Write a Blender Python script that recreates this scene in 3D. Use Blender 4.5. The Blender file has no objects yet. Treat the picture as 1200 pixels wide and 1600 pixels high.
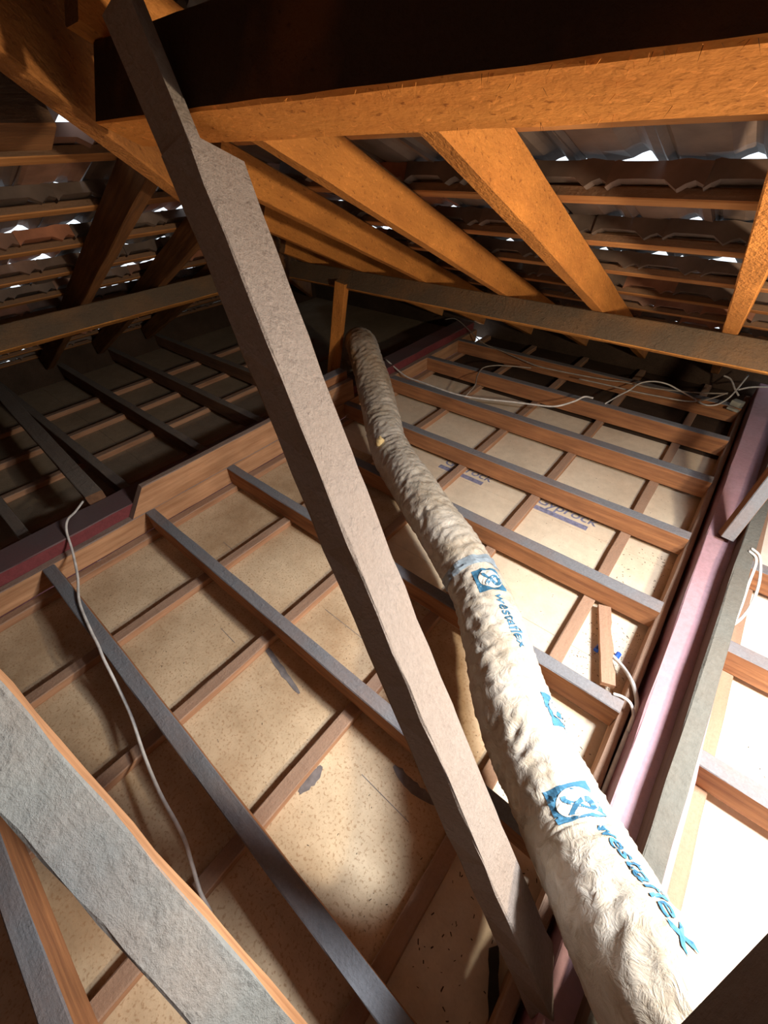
import bpy, bmesh, math, random
from mathutils import Vector, Matrix, noise
random.seed(7)
sc = bpy.context.scene
COL = sc.collection
V = Vector

# ------------------------------------------------------------------ camera
H = 1.27                       # eye height above the tops of the ceiling joists (z = 0)
cam = bpy.data.cameras.new('camera')
cam.sensor_fit = 'HORIZONTAL'; cam.sensor_width = 36.0
cam.lens = 36.0 * 640.47 / 1200.0
cam.clip_start = 0.01; cam.clip_end = 100
co = bpy.data.objects.new('camera', cam); COL.objects.link(co)
R = ((0.76704395, 0.41266965, -0.49127114), (0.64080073, -0.53082547, 0.55461586), (-0.03190611, -0.74022165, -0.67160548))
co.matrix_world = Matrix(((R[0][0], -R[0][1], -R[0][2], 0), (R[1][0], -R[1][1], -R[1][2], 0), (R[2][0], -R[2][1], -R[2][2], H), (0, 0, 0, 1)))
sc.camera = co

# ------------------------------------------------------------------ world, light, exposure
w = bpy.data.worlds.new('sky'); sc.world = w; w.use_nodes = True
bg = w.node_tree.nodes['Background']
bg.inputs['Color'].default_value = (0.80, 0.90, 1.0, 1); bg.inputs['Strength'].default_value = 1.6
T = 0.45                                             # roof pitch (tan)
CA = 1 / math.sqrt(1 + T * T); SA = T * CA
ZR, ZL = 1.593, 1.86                                 # underside of rafters: right slope z = ZR - T*y, left slope z = ZL + T*x
OPEN = (0.55, 0.75, 0.72, 1.04)                      # x0, x1, y0, y1 of the skylight opening in the right slope
al = bpy.data.lights.new('daylight_through_skylight', 'AREA')
al.shape = 'RECTANGLE'; al.size = 0.18; al.size_y = 0.28; al.energy = 52; al.color = (1.0, 0.985, 0.96)
ao = bpy.data.objects.new('daylight_through_skylight', al); COL.objects.link(ao)
oy = (OPEN[2] + OPEN[3]) / 2
ao.location = ((OPEN[0] + OPEN[1]) / 2, oy, ZR - T * oy)
ao.rotation_euler = (-math.atan(T), 0, 0)
pl = bpy.data.lights.new('bulb_hanging_right', 'POINT'); pl.energy = 70; pl.color = (1.0, 0.80, 0.56); pl.shadow_soft_size = 0.035
po = bpy.data.objects.new('bulb_hanging_right', pl); COL.objects.link(po); po.location = (0.70, 0.80, 0.94)   # the bulb that lights the roof timbers from below, out of frame
sc.view_settings.view_transform = 'Standard'; sc.view_settings.look = 'None'
sc.view_settings.exposure = 0.12; sc.view_settings.gamma = 1.0
sc.view_settings.use_curve_mapping = False

# ------------------------------------------------------------------ materials
def nt(name):
    m = bpy.data.materials.new(name); m.use_nodes = True
    t = m.node_tree; b = t.nodes['Principled BSDF']
    return m, t, b
def nd(t, kind, **kw):
    n = t.nodes.new(kind)
    for k, v in kw.items():
        if k in n.inputs: n.inputs[k].default_value = v
        else: setattr(n, k, v)
    return n
def ramp(t, src, stops):
    r = nd(t, 'ShaderNodeValToRGB'); e = r.color_ramp.elements
    while len(e) < len(stops): e.new(0.5)
    for i, (p, c) in enumerate(stops): e[i].position = p; e[i].color = (*c, 1) if len(c) == 3 else c
    t.links.new(src, r.inputs['Fac']); return r
def mix(t, fac, a, b, mode='MIX'):
    m = nd(t, 'ShaderNodeMix', data_type='RGBA', blend_type=mode)
    if isinstance(fac, (int, float)): m.inputs[0].default_value = fac
    else: t.links.new(fac, m.inputs[0])
    for s, i in ((a, 6), (b, 7)):
        if isinstance(s, tuple): m.inputs[i].default_value = (*s, 1)
        else: t.links.new(s, m.inputs[i])
    return m.outputs[2]
def math_(t, op, a, b=None):
    m = nd(t, 'ShaderNodeMath', operation=op)
    for i, s in enumerate((a, b)):
        if s is None: continue
        if isinstance(s, (int, float)): m.inputs[i].default_value = s
        else: t.links.new(s, m.inputs[i])
    return m.outputs[0]
def wood(name, c1, c2, dust, amount=0.9, bump=0.35, rough=0.85, dust_bump=0.5, coat=0.12, lumps=60, grain=(3, 45), fleck=0.0):
    """grain along local X; settled dust on the faces that look up, a thin coat of it everywhere"""
    m, t, b = nt(name); L = t.links.new
    tc = nd(t, 'ShaderNodeTexCoord'); oi = nd(t, 'ShaderNodeObjectInfo')
    mp = nd(t, 'ShaderNodeMapping'); L(tc.outputs['Object'], mp.inputs['Vector'])
    off = nd(t, 'ShaderNodeVectorMath', operation='SCALE'); off.inputs[0].default_value = (7, 13, 5); L(oi.outputs['Random'], off.inputs['Scale'])
    L(off.outputs[0], mp.inputs['Location']); mp.inputs['Scale'].default_value = (grain[0], grain[1], grain[1])
    g = nd(t, 'ShaderNodeTexNoise', Scale=1.0, Detail=6.0, Roughness=0.65); L(mp.outputs[0], g.inputs['Vector'])
    n2 = nd(t, 'ShaderNodeTexNoise', Scale=5.0, Detail=4.0); L(tc.outputs['Object'], n2.inputs['Vector'])
    base = ramp(t, g.outputs['Fac'], [(0.3, c1), (0.68, c2)]).outputs['Color']
    var = ramp(t, n2.outputs['Fac'], [(0.3, (0.72, 0.70, 0.68)), (0.7, (1.12, 1.1, 1.08))]).outputs['Color']
    base = mix(t, 0.8, base, var, 'MULTIPLY')
    if fleck:                                   # torn fibres and saw marks across the grain
        m2 = nd(t, 'ShaderNodeMapping'); L(tc.outputs['Object'], m2.inputs['Vector']); L(off.outputs[0], m2.inputs['Location'])
        m2.inputs['Rotation'].default_value = (0, 0.5, 0.6); m2.inputs['Scale'].default_value = (75, 120, 120)
        fl = nd(t, 'ShaderNodeTexNoise', Scale=1.0, Detail=3.0, Roughness=0.6); L(m2.outputs[0], fl.inputs['Vector'])
        base = mix(t, math_(t, 'MULTIPLY', ramp(t, fl.outputs['Fac'], [(0.62, (0,) * 3), (0.70, (1,) * 3)]).outputs['Color'], fleck), base, mix(t, 1.0, base, (0.5, 0.42, 0.36), 'MULTIPLY'))
        base = mix(t, math_(t, 'MULTIPLY', ramp(t, fl.outputs['Fac'], [(0.30, (1,) * 3), (0.40, (0,) * 3)]).outputs['Color'], fleck), base, mix(t, 1.0, base, (1.35, 1.35, 1.5), 'MULTIPLY'))
    n3 = nd(t, 'ShaderNodeTexNoise', Scale=float(lumps) * 1.9, Detail=6.0, Roughness=0.75); L(tc.outputs['Object'], n3.inputs['Vector'])
    n5 = nd(t, 'ShaderNodeTexNoise', Scale=float(lumps) * 0.5, Detail=3.0, Roughness=0.6); L(tc.outputs['Object'], n5.inputs['Vector'])
    dcol = mix(t, 0.4, dust, ramp(t, n3.outputs['Fac'], [(0.3, (0.55, 0.53, 0.5)), (0.7, (1.25, 1.22, 1.2))]).outputs['Color'], 'MULTIPLY')
    ge = nd(t, 'ShaderNodeNewGeometry'); sx = nd(t, 'ShaderNodeSeparateXYZ'); L(ge.outputs['True Normal'], sx.inputs[0])
    up = ramp(t, sx.outputs['Z'], [(0.2, (coat,) * 3), (0.36, (amount,) * 3)]).outputs['Color']
    f = math_(t, 'MULTIPLY', up, ramp(t, n2.outputs['Fac'], [(0.2, (0.7,) * 3), (0.55, (1,) * 3)]).outputs['Color'])
    col = mix(t, f, base, dcol)
    L(col, b.inputs['Base Color']); b.inputs['Roughness'].default_value = rough
    b.inputs['Specular IOR Level'].default_value = 0.2
    lump = math_(t, 'MULTIPLY', math_(t, 'ADD', n3.outputs['Fac'], math_(t, 'MULTIPLY', ramp(t, n5.outputs['Fac'], [(0.52, (0,) * 3), (0.8, (1,) * 3)]).outputs['Color'], 0.7)), math_(t, 'MULTIPLY', f, dust_bump))
    h = math_(t, 'ADD', math_(t, 'MULTIPLY', fl.outputs['Fac'] if fleck else g.outputs['Fac'], bump), lump)
    bp = nd(t, 'ShaderNodeBump', Strength=0.9, Distance=0.006); L(h, bp.inputs['Height']); L(bp.outputs[0], b.inputs['Normal'])
    return m
M = {}
M['rafter'] = wood('orange_rough_sawn_rafter', (0.44, 0.165, 0.032), (0.62, 0.25, 0.05), (0.20, 0.15, 0.10), 0.8, 0.8, grain=(5, 22), fleck=0.85)
M['purlin'] = wood('orange_purlin_with_brown_dust', (0.36, 0.135, 0.028), (0.66, 0.31, 0.075), (0.115, 0.092, 0.068), 0.97, 0.9, dust_bump=0.8, coat=0.08, lumps=90, grain=(5, 22), fleck=0.8)
M['joist'] = wood('brown_ceiling_joist', (0.22, 0.085, 0.03), (0.46, 0.21, 0.08), (0.18, 0.205, 0.245), 0.97, 0.5)
M['rafter_dark'] = wood('dark_brown_rafter', (0.10, 0.042, 0.016), (0.24, 0.105, 0.035), (0.06, 0.045, 0.035), 0.8, 0.9)  # darker brown than the right slope's rafters
M['hip'] = wood('brown_orange_hip_rafter', (0.24, 0.09, 0.022), (0.40, 0.165, 0.04), (0.08, 0.06, 0.045), 0.8, 0.8, grain=(5, 22), fleck=0.8)
M['purlin_dark'] = wood('orange_purlin_with_shaded_side', (0.60, 0.215, 0.042), (0.78, 0.32, 0.07), (0.030, 0.021, 0.016), 0.98, 0.22, dust_bump=0.8, coat=0.05, lumps=90, grain=(5, 22), fleck=0.9)  # near-black top coat: the unlit front face is put into the colour
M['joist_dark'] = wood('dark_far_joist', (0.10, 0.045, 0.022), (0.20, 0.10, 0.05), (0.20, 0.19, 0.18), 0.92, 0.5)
M['batten'] = wood('pinkish_ceiling_batten', (0.28, 0.14, 0.075), (0.48, 0.28, 0.17), (0.34, 0.25, 0.20), 0.75, 0.4)
M['ledger'] = wood('tan_rail_timber', (0.34, 0.17, 0.08), (0.58, 0.34, 0.19), (0.26, 0.22, 0.21), 0.9, 0.5)
M['strut'] = wood('dusty_tan_strut', (0.13, 0.08, 0.045), (0.22, 0.15, 0.09), (0.315, 0.28, 0.26), 0.97, 0.5, dust_bump=1.3, coat=0.12, lumps=70)
M['strut_grey'] = wood('grey_dusted_strut', (0.42, 0.20, 0.09), (0.66, 0.38, 0.20), (0.235, 0.275, 0.295), 0.97, 0.4, dust_bump=0.9, coat=0.1, lumps=38)
M['tile_batten'] = wood('orange_tile_batten', (0.30, 0.12, 0.035), (0.55, 0.26, 0.09), (0.12, 0.09, 0.07), 0.8, 0.6)
M['board_grey'] = wood('grey_edge_board', (0.10, 0.06, 0.035), (0.16, 0.10, 0.06), (0.118, 0.128, 0.125), 0.97, 0.4, dust_bump=0.7, coat=0.1, lumps=38)
M['dark_wood'] = wood('dark_timber', (0.09, 0.058, 0.042), (0.17, 0.115, 0.085), (0.13, 0.105, 0.09), 0.8, 0.5, dust_bump=1.2, coat=0.4)

def painted(name, paint, wear, dust, amount):
    m, t, b = nt(name); L = t.links.new
    tc = nd(t, 'ShaderNodeTexCoord')
    n1 = nd(t, 'ShaderNodeTexNoise', Scale=4.0, Detail=5.0); L(tc.outputs['Object'], n1.inputs['Vector'])
    n2 = nd(t, 'ShaderNodeTexNoise', Scale=60.0, Detail=4.0, Roughness=0.7); L(tc.outputs['Object'], n2.inputs['Vector'])
    c = mix(t, ramp(t, n1.outputs['Fac'], [(0.4, (0,) * 3), (0.65, (1,) * 3)]).outputs['Color'], paint, wear)
    c = mix(t, 0.5, c, ramp(t, n2.outputs['Fac'], [(0.35, (0.6,) * 3), (0.6, (1.1,) * 3)]).outputs['Color'], 'MULTIPLY')
    ge = nd(t, 'ShaderNodeNewGeometry'); sx = nd(t, 'ShaderNodeSeparateXYZ'); L(ge.outputs['True Normal'], sx.inputs[0])
    up = ramp(t, sx.outputs['Z'], [(0.3, (0.05,) * 3), (0.6, (amount,) * 3)]).outputs['Color']
    f = math_(t, 'MULTIPLY', up, ramp(t, n1.outputs['Fac'], [(0.3, (1,) * 3), (0.7, (0.55,) * 3)]).outputs['Color'])
    c = mix(t, f, c, dust); L(c, b.inputs['Base Color']); b.inputs['Roughness'].default_value = 0.7
    bp = nd(t, 'ShaderNodeBump', Strength=0.5, Distance=0.003); L(n2.outputs['Fac'], bp.inputs['Height']); L(bp.outputs[0], b.inputs['Normal'])
    return m
M['red_plate'] = painted('dark_red_painted_plate', (0.16, 0.028, 0.036), (0.21, 0.045, 0.055), (0.11, 0.09, 0.10), 0.95)
M['pink_plate'] = painted('faded_pink_painted_plate', (0.30, 0.12, 0.17), (0.34, 0.205, 0.265), (0.38, 0.31, 0.345), 0.45)

def plaster(name, c1, c2, speck, speck_amt, stain=0.0):
    m, t, b = nt(name); L = t.links.new
    ge = nd(t, 'ShaderNodeNewGeometry')
    n1 = nd(t, 'ShaderNodeTexNoise', Scale=2.6, Detail=5.0, Roughness=0.6); L(ge.outputs['Position'], n1.inputs['Vector'])
    n2 = nd(t, 'ShaderNodeTexNoise', Scale=125.0, Detail=3.0, Roughness=0.6); L(ge.outputs['Position'], n2.inputs['Vector'])
    n4 = nd(t, 'ShaderNodeTexNoise', Scale=24.0, Detail=5.0, Roughness=0.7); L(ge.outputs['Position'], n4.inputs['Vector'])
    c = ramp(t, n1.outputs['Fac'], [(0.32, c1), (0.66, c2)]).outputs['Color']
    c = mix(t, 0.6, c, ramp(t, n4.outputs['Fac'], [(0.3, (0.82, 0.80, 0.78)), (0.65, (1.06, 1.05, 1.04))]).outputs['Color'], 'MULTIPLY')
    s = ramp(t, n2.outputs['Fac'], [(0.54, (0,) * 3), (0.66, (1,) * 3)]).outputs['Color']
    c = mix(t, math_(t, 'MULTIPLY', s, speck_amt), c, speck)
    L(c, b.inputs['Base Color']); b.inputs['Roughness'].default_value = 0.9; b.inputs['Specular IOR Level'].default_value = 0.15
    bp = nd(t, 'ShaderNodeBump', Strength=0.3, Distance=0.002); L(n2.outputs['Fac'], bp.inputs['Height']); L(bp.outputs[0], b.inputs['Normal'])
    return m
M['board_brown'] = plaster('dusty_brown_ceiling_board', (0.42, 0.305, 0.195), (0.68, 0.565, 0.41), (0.30, 0.175, 0.09), 0.6)
M['board_cream'] = plaster('cream_ceiling_board', (0.60, 0.53, 0.43), (0.72, 0.66, 0.55), (0.42, 0.35, 0.27), 0.15)
M['board_white'] = plaster('white_ceiling_board', (0.78, 0.77, 0.73), (0.84, 0.83, 0.80), (0.6, 0.57, 0.52), 0.1)
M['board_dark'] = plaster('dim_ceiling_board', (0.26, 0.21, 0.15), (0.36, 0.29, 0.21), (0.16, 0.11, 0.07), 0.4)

def tile_mat():
    m, t, b = nt('weathered_terracotta'); L = t.links.new
    oi = nd(t, 'ShaderNodeObjectInfo'); tc = nd(t, 'ShaderNodeTexCoord')
    n = nd(t, 'ShaderNodeTexNoise', Scale=14.0, Detail=5.0); L(tc.outputs['Object'], n.inputs['Vector'])
    c = ramp(t, oi.outputs['Random'], [(0.0, (0.085, 0.062, 0.05)), (0.6, (0.125, 0.085, 0.066)), (0.86, (0.34, 0.13, 0.065)), (1.0, (0.15, 0.125, 0.11))]).outputs['Color']
    c = mix(t, 0.7, c, ramp(t, n.outputs['Fac'], [(0.3, (0.5,) * 3), (0.7, (1.4,) * 3)]).outputs['Color'], 'MULTIPLY')
    L(c, b.inputs['Base Color']); b.inputs['Roughness'].default_value = 0.55
    bp = nd(t, 'ShaderNodeBump', Strength=0.4, Distance=0.004); L(n.outputs['Fac'], bp.inputs['Height']); L(bp.outputs[0], b.inputs['Normal'])
    return m
M['tile'] = tile_mat()
M['eaves_shade'] = plaster('eaves_shade_board', (0.04, 0.027, 0.019), (0.075, 0.05, 0.036), (0.02, 0.014, 0.01), 0.4)  # near-black boards: the shade below the eaves is put into their colour
def plain(name, c, rough=0.6, nscale=30, amt=0.25, metal=0.0):
    m, t, b = nt(name); L = t.links.new
    tc = nd(t, 'ShaderNodeTexCoord'); n = nd(t, 'ShaderNodeTexNoise', Scale=float(nscale), Detail=4.0); L(tc.outputs['Object'], n.inputs['Vector'])
    k = ramp(t, n.outputs['Fac'], [(0.3, (1 - amt,) * 3), (0.7, (1 + amt,) * 3)]).outputs['Color']
    L(mix(t, 1.0, c, k, 'MULTIPLY'), b.inputs['Base Color']); b.inputs['Roughness'].default_value = rough; b.inputs['Metallic'].default_value = metal
    return m
M['cable_white'] = plain('white_cable_sheath', (0.62, 0.63, 0.64), 0.45)
M['cable_grey'] = plain('dusty_grey_cable', (0.34, 0.31, 0.28), 0.7)
M['black'] = plain('black_plastic', (0.008, 0.008, 0.009), 0.5)
M['blue'] = plain('blue_plastic', (0.02, 0.10, 0.55), 0.4)
M['box'] = plain('grey_plastic_box', (0.30, 0.32, 0.30), 0.5)
M['ink_duct'] = plain('blue_print_on_duct', (0.045, 0.165, 0.30), 0.4, 25, 0.2)
M['ink_board'] = plain('faded_blue_stamp', (0.20, 0.22, 0.36), 0.9, 60, 0.35)
M['duct_white'] = plain('white_print_on_duct', (0.56, 0.56, 0.53), 0.35, 12, 0.08)
M['debris'] = plain('dark_crumbs', (0.07, 0.05, 0.035), 0.9)
M['wool'] = plain('yellow_insulation_wool', (0.62, 0.50, 0.26), 0.95, 40, 0.3)
M['tape'] = plain('grey_blue_tape', (0.26, 0.34, 0.42), 0.35, 20, 0.25)
M['putty'] = plain('grey_putty_smear', (0.17, 0.16, 0.17), 0.9, 40, 0.3)
def duct_mat():
    m, t, b = nt('creased_cream_plastic_sleeve'); L = t.links.new
    tc = nd(t, 'ShaderNodeTexCoord')
    n = nd(t, 'ShaderNodeTexNoise', Scale=5.0, Detail=6.0, Roughness=0.6); L(tc.outputs['Object'], n.inputs['Vector'])
    n2 = nd(t, 'ShaderNodeTexNoise', Scale=30.0, Detail=5.0, Roughness=0.6, Distortion=1.6); L(tc.outputs['Object'], n2.inputs['Vector'])
    c = ramp(t, n.outputs['Fac'], [(0.28, (0.36, 0.31, 0.235)), (0.48, (0.48, 0.46, 0.41)), (0.7, (0.56, 0.555, 0.525))]).outputs['Color']
    d = ramp(t, n2.outputs['Fac'], [(0.32, (0.62, 0.55, 0.45)), (0.5, (1, 1, 1))]).outputs['Color']
    c = mix(t, 0.6, c, d, 'MULTIPLY')
    # brown dirt in blotches, thickened on the sides and underside as painted shade
    at = nd(t, 'ShaderNodeVertexColor', layer_name='grime_shade')
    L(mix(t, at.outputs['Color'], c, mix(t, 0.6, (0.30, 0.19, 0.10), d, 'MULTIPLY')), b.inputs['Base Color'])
    b.inputs['Roughness'].default_value = 0.33; b.inputs['Specular IOR Level'].default_value = 0.5
    bp = nd(t, 'ShaderNodeBump', Strength=0.7, Distance=0.006); L(n2.outputs['Fac'], bp.inputs['Height']); L(bp.outputs[0], b.inputs['Normal'])
    return m
M['duct'] = duct_mat()

# ------------------------------------------------------------------ helpers
def tag(o, label=None, cat=None, group=None, kind=None):
    if label: o['label'] = label
    if cat: o['category'] = cat
    if group: o['group'] = group
    if kind: o['kind'] = kind
    return o
def empty(name, loc=(0, 0, 0)):
    o = bpy.data.objects.new(name, None); o.location = loc; o.empty_display_size = 0.1; COL.objects.link(o); return o
def attach(o, parent):                 # the part keeps its world coordinates
    o.parent = parent; o.matrix_parent_inverse = Matrix.Translation(-V(parent.location)); return o
def mesh_obj(name, verts, faces, mat, parent=None, mw=None, smooth=False):
    me = bpy.data.meshes.new(name); me.from_pydata([tuple(v) for v in verts], [], faces)
    bm = bmesh.new(); bm.from_mesh(me); bmesh.ops.recalc_face_normals(bm, faces=bm.faces); bm.to_mesh(me); bm.free()
    me.materials.append(M[mat] if isinstance(mat, str) else mat)
    if smooth: me.shade_smooth()
    o = bpy.data.objects.new(name, me); COL.objects.link(o)
    if parent: attach(o, parent)
    if mw is not None: o.matrix_basis = mw
    return o
def frame(p0, p1, up):
    x = (V(p1) - V(p0)).normalized(); z = V(up); z = (z - x * z.dot(x)).normalized(); y = z.cross(x)
    m = Matrix((x, y, z)).transposed().to_4x4(); m.translation = V(p0); return m
def prism(length, wd, ht, jit=0.0012, bev=0.003, step=0.12, bow=None, cut0=0.0, cut1=0.0, seed=0):
    """sawn timber along +X: chamfered section, slightly wandering arrises; cut0/cut1 slope the ends along Z"""
    rnd = random.Random(seed); a, b = wd / 2, ht / 2
    prof = [(-a + bev, -b), (a - bev, -b), (a, -b + bev), (a, b - bev), (a - bev, b), (-a + bev, b), (-a, b - bev), (-a, -b + bev)]
    n = max(2, int(length / step) + 1); vs, fs = [], []
    for i in range(n):
        f = i / (n - 1); dx = f * length; by = bz = 0
        if bow: k = 4 * f * (1 - f); by, bz = bow[0] * k, bow[1] * k
        for (y, z) in prof:
            e = (cut0 * (1 - f) + cut1 * f) * (z / ht) if (i == 0 or i == n - 1) else 0
            if i == 0: e = cut0 * z / ht
            elif i == n - 1: e = cut1 * z / ht
            vs.append((dx + e, y + by + rnd.uniform(-jit, jit), z + bz + rnd.uniform(-jit, jit)))
    for i in range(n - 1):
        for j in range(8):
            fs.append((i * 8 + j, i * 8 + (j + 1) % 8, (i + 1) * 8 + (j + 1) % 8, (i + 1) * 8 + j))
    fs.append(tuple(range(7, -1, -1))); fs.append(tuple(range((n - 1) * 8, n * 8)))
    return vs, fs
_seed = [0]
def timber(name, p0, p1, wd, ht, mat, up=(0, 0, 1), parent=None, label=None, cat=None, group=None, **kw):
    """p0-p1 runs along the middle of the timber; wd across, ht along 'up'"""
    _seed[0] += 1
    m = frame(p0, p1, up); L = (V(p1) - V(p0)).length
    vs, fs = prism(L, wd, ht, seed=_seed[0], **kw)
    o = mesh_obj(name, vs, fs, mat, parent, m)
    return tag(o, label, cat, group)
def box(name, x0, x1, y0, y1, z0, z1, mat, parent=None):
    vs = [(x, y, z) for x in (x0, x1) for y in (y0, y1) for z in (z0, z1)]
    return mesh_obj(name, vs, [(0, 1, 3, 2), (4, 6, 7, 5), (0, 4, 5, 1), (2, 3, 7, 6), (0, 2, 6, 4), (1, 5, 7, 3)], mat, parent)
def spline(pts, per=8):
    P = [V(p) for p in pts]; P = [P[0] * 2 - P[1]] + P + [P[-1] * 2 - P[-2]]; out = []
    for i in range(1, len(P) - 2):
        for k in range(per):
            t = k / per; a, b, c, d = P[i - 1:i + 3]
            out.append(0.5 * ((2 * b) + (c - a) * t + (2 * a - 5 * b + 4 * c - d) * t * t + (3 * b - a - 3 * c + d) * t ** 3))
    out.append(P[-2]); return out
def cable(name, pts, r, mat, label=None, cat='cable', group=None, per=7, seg=8, parent=None, flat=1.0):
    C = spline(pts, per); vs, fs = [], []; ref = V((0.3, 0.2, 1)).normalized(); org = C[0].copy()
    for i, c in enumerate(C):
        t = (C[min(i + 1, len(C) - 1)] - C[max(i - 1, 0)]).normalized()
        a = t.cross(ref).normalized(); b = a.cross(t)
        for k in range(seg):
            q = 2 * math.pi * k / seg; vs.append(c + a * (math.cos(q) * r) + b * (math.sin(q) * r * flat) - org)
    for i in range(len(C) - 1):
        for k in range(seg): fs.append((i * seg + k, i * seg + (k + 1) % seg, (i + 1) * seg + (k + 1) % seg, (i + 1) * seg + k))
    fs.append(tuple(range(seg))); fs.append(tuple(range((len(C) - 1) * seg, len(C) * seg)))
    o = mesh_obj(name, vs, fs, mat, parent, Matrix.Translation(org), True)
    return tag(o, label, cat if label else None, group)

# ------------------------------------------------------------------ the setting: ceiling boards seen from above (the attic's floor)
ZB, ZS = -0.10, -0.135          # underside of joists / top of the ceiling boards
floor = tag(empty('floor', (0, 0, ZS)), 'ceiling boards seen from above, lying under the battens', kind='structure')
def sheet(x0, x1, y0, y1, mat): box('ceiling_board', x0, x1, y0, y1, ZS - 0.012, ZS, mat, floor)
g = 0.0015
sheet(-1.84, -0.034, -1.6, 0.82, 'board_brown'); sheet(-0.034 + g, 0.245, -1.6, 0.82, 'board_cream')
sheet(-1.84, -0.903, 0.82 + g, 1.50, 'board_brown'); sheet(-1.84, -0.903, 1.50 + g, 1.63, 'board_cream')
sheet(-0.903 + g, 0.245, 0.82 + g, 1.023, 'board_cream'); sheet(-0.903 + g, 0.245, 1.023 + g, 1.63, 'board_cream')
sheet(-1.84, 0.245, 1.63 + g, 2.66, 'board_cream'); sheet(-1.84, 0.245, 2.66 + g, 4.0, 'eaves_shade')
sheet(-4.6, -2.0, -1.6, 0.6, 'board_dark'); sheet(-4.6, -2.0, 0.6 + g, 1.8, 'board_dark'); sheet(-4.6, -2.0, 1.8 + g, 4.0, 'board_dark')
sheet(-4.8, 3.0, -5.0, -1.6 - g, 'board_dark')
sheet(0.38, 3.0, -1.6, 1.022, 'board_white'); sheet(0.38, 3.0, 1.022 + g, 4.0, 'board_white')

# wall plates between the rooms, and the outer walls' inner lining below the eaves
timber('top_plate', (-1.929, -1.6, -0.04), (-1.929, 3.4, -0.04), 0.148, 0.19, 'red_plate', label='dark red painted wall plate at left with a grey dusty top', cat='beam', group='painted wall plates', jit=0.002)
timber('top_plate', (0.309, -1.6, -0.04), (0.289, 3.4, -0.04), 0.146, 0.19, 'pink_plate', label='faded pink painted wall plate at right beside the duct', cat='beam', group='painted wall plates', jit=0.002)
timber('ledger_rail', (-1.836, -1.6, -0.05), (-1.836, 3.4, -0.05), 0.038, 0.10, 'ledger', label='tan rail along the foot of the dark red wall plate', cat='rail', jit=0.0015)
timber('ledger_rail', (0.2, -0.3, -0.085), (0.196, 3.4, -0.085), 0.026, 0.09, 'batten', label='thin brown rail in the gap left of the pink wall plate', cat='rail', jit=0.0015)
# upright board on the left rail, its near end cut on the slant
timber('edge_board', (-1.834, 0.34, 0.066), (-1.834, 1.80, 0.066), 0.036, 0.13, 'ledger', cut0=0.10, label='reddish brown board on edge, slant-cut end, in front of the dark red plate', cat='board', jit=0.0012)
timber('edge_board', (0.306, 0.02, 0.0965), (0.372, 3.3, 0.0965), 0.046, 0.078, 'board_grey', label='grey dusty board on edge standing on the pink wall plate', cat='board', jit=0.0018)

# ------------------------------------------------------------------ ceiling battens (run away from the camera, under the joists)
bl = ['ceiling battens between joists and boards']
for x, lab in ((-1.795, 'ceiling batten tight against the tan rail at left'), (-1.35, 'ceiling batten nearest the tan rail, crossing the brown boards'),
               (-0.903, 'second ceiling batten from the tan rail, crossing the brown boards'), (-0.47, 'third ceiling batten from the tan rail, crossing the brown boards'),
               (-0.033, 'ceiling batten on the seam between brown and whitish boards, nearest the pink plate')):
    timber('ceiling_batten', (x, -1.5, (ZB + ZS) / 2), (x, 3.6, (ZB + ZS) / 2), 0.045, ZB - ZS - 0.001, 'batten', label=lab, cat='batten', group=bl[0])
for i, (x, lab) in enumerate(((-2.30, 'ceiling batten in the dark left bays, nearest the red plate'), (-2.72, 'ceiling batten in the dark left bays, second from the red plate'),
               (-3.12, 'ceiling batten in the dark left bays, third from the red plate'), (-3.54, 'ceiling batten in the dark left bays, farthest from the red plate'))):
    timber('ceiling_batten', (x, -0.6, (ZB + ZS) / 2), (x, 2.6, (ZB + ZS) / 2), 0.045, ZB - ZS - 0.001, 'batten', label=lab, cat='batten', group=bl[0])
for x, lab in ((0.43, 'pale ceiling batten beside the bright white boards, next to the pink plate'), (0.86, 'pale ceiling batten in the bright white room, second from the pink plate')):
    timber('ceiling_batten', (x, -1.0, (ZB + ZS) / 2), (x, 3.0, (ZB + ZS) / 2), 0.045, ZB - ZS - 0.001, 'batten', label=lab, cat='batten', group=bl[0])

# ------------------------------------------------------------------ ceiling joists
JG = 'ceiling joists in parallel rows'
for y0, y1, lab in ((-0.527, -0.481, 'ceiling joist in the bottom left corner, behind the grey foreground strut'),
                    (-0.094, -0.048, 'grey-topped ceiling joist with the white cable lying over it'),
                    (0.349, 0.393, 'grey-topped ceiling joist passing under the big tan strut'),
                    (0.80, 0.846, 'ceiling joist where the scrap of wood and the cables lie, nearest right of the duct'),
                    (1.245, 1.300, 'second ceiling joist right of the duct, behind the scrap of wood'),
                    (1.700, 1.750, 'third ceiling joist right of the duct, above the blue board stamps'),
                    (2.180, 2.238, 'fourth ceiling joist right of the duct, with the loose white cable on it'),
                    (2.640, 2.690, 'fifth ceiling joist right of the duct, half in shadow'),
                    (3.090, 3.140, 'farthest ceiling joist, in the dark below the eaves')):
    timber('ceiling_joist', (-1.815, (y0 + y1) / 2, -0.05), (0.184, (y0 + y1) / 2, -0.05), y1 - y0, 0.10, 'joist', label=lab, cat='joist', group=JG)
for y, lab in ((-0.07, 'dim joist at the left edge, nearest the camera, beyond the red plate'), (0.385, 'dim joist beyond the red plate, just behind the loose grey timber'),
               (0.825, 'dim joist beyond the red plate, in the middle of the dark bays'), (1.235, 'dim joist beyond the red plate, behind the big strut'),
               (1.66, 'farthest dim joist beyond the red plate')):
    timber('ceiling_joist', (-4.3, y - 0.02, -0.05), (-2.01, y, -0.05), 0.046, 0.10, 'joist_dark', label=lab, cat='joist', group=JG)
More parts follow.
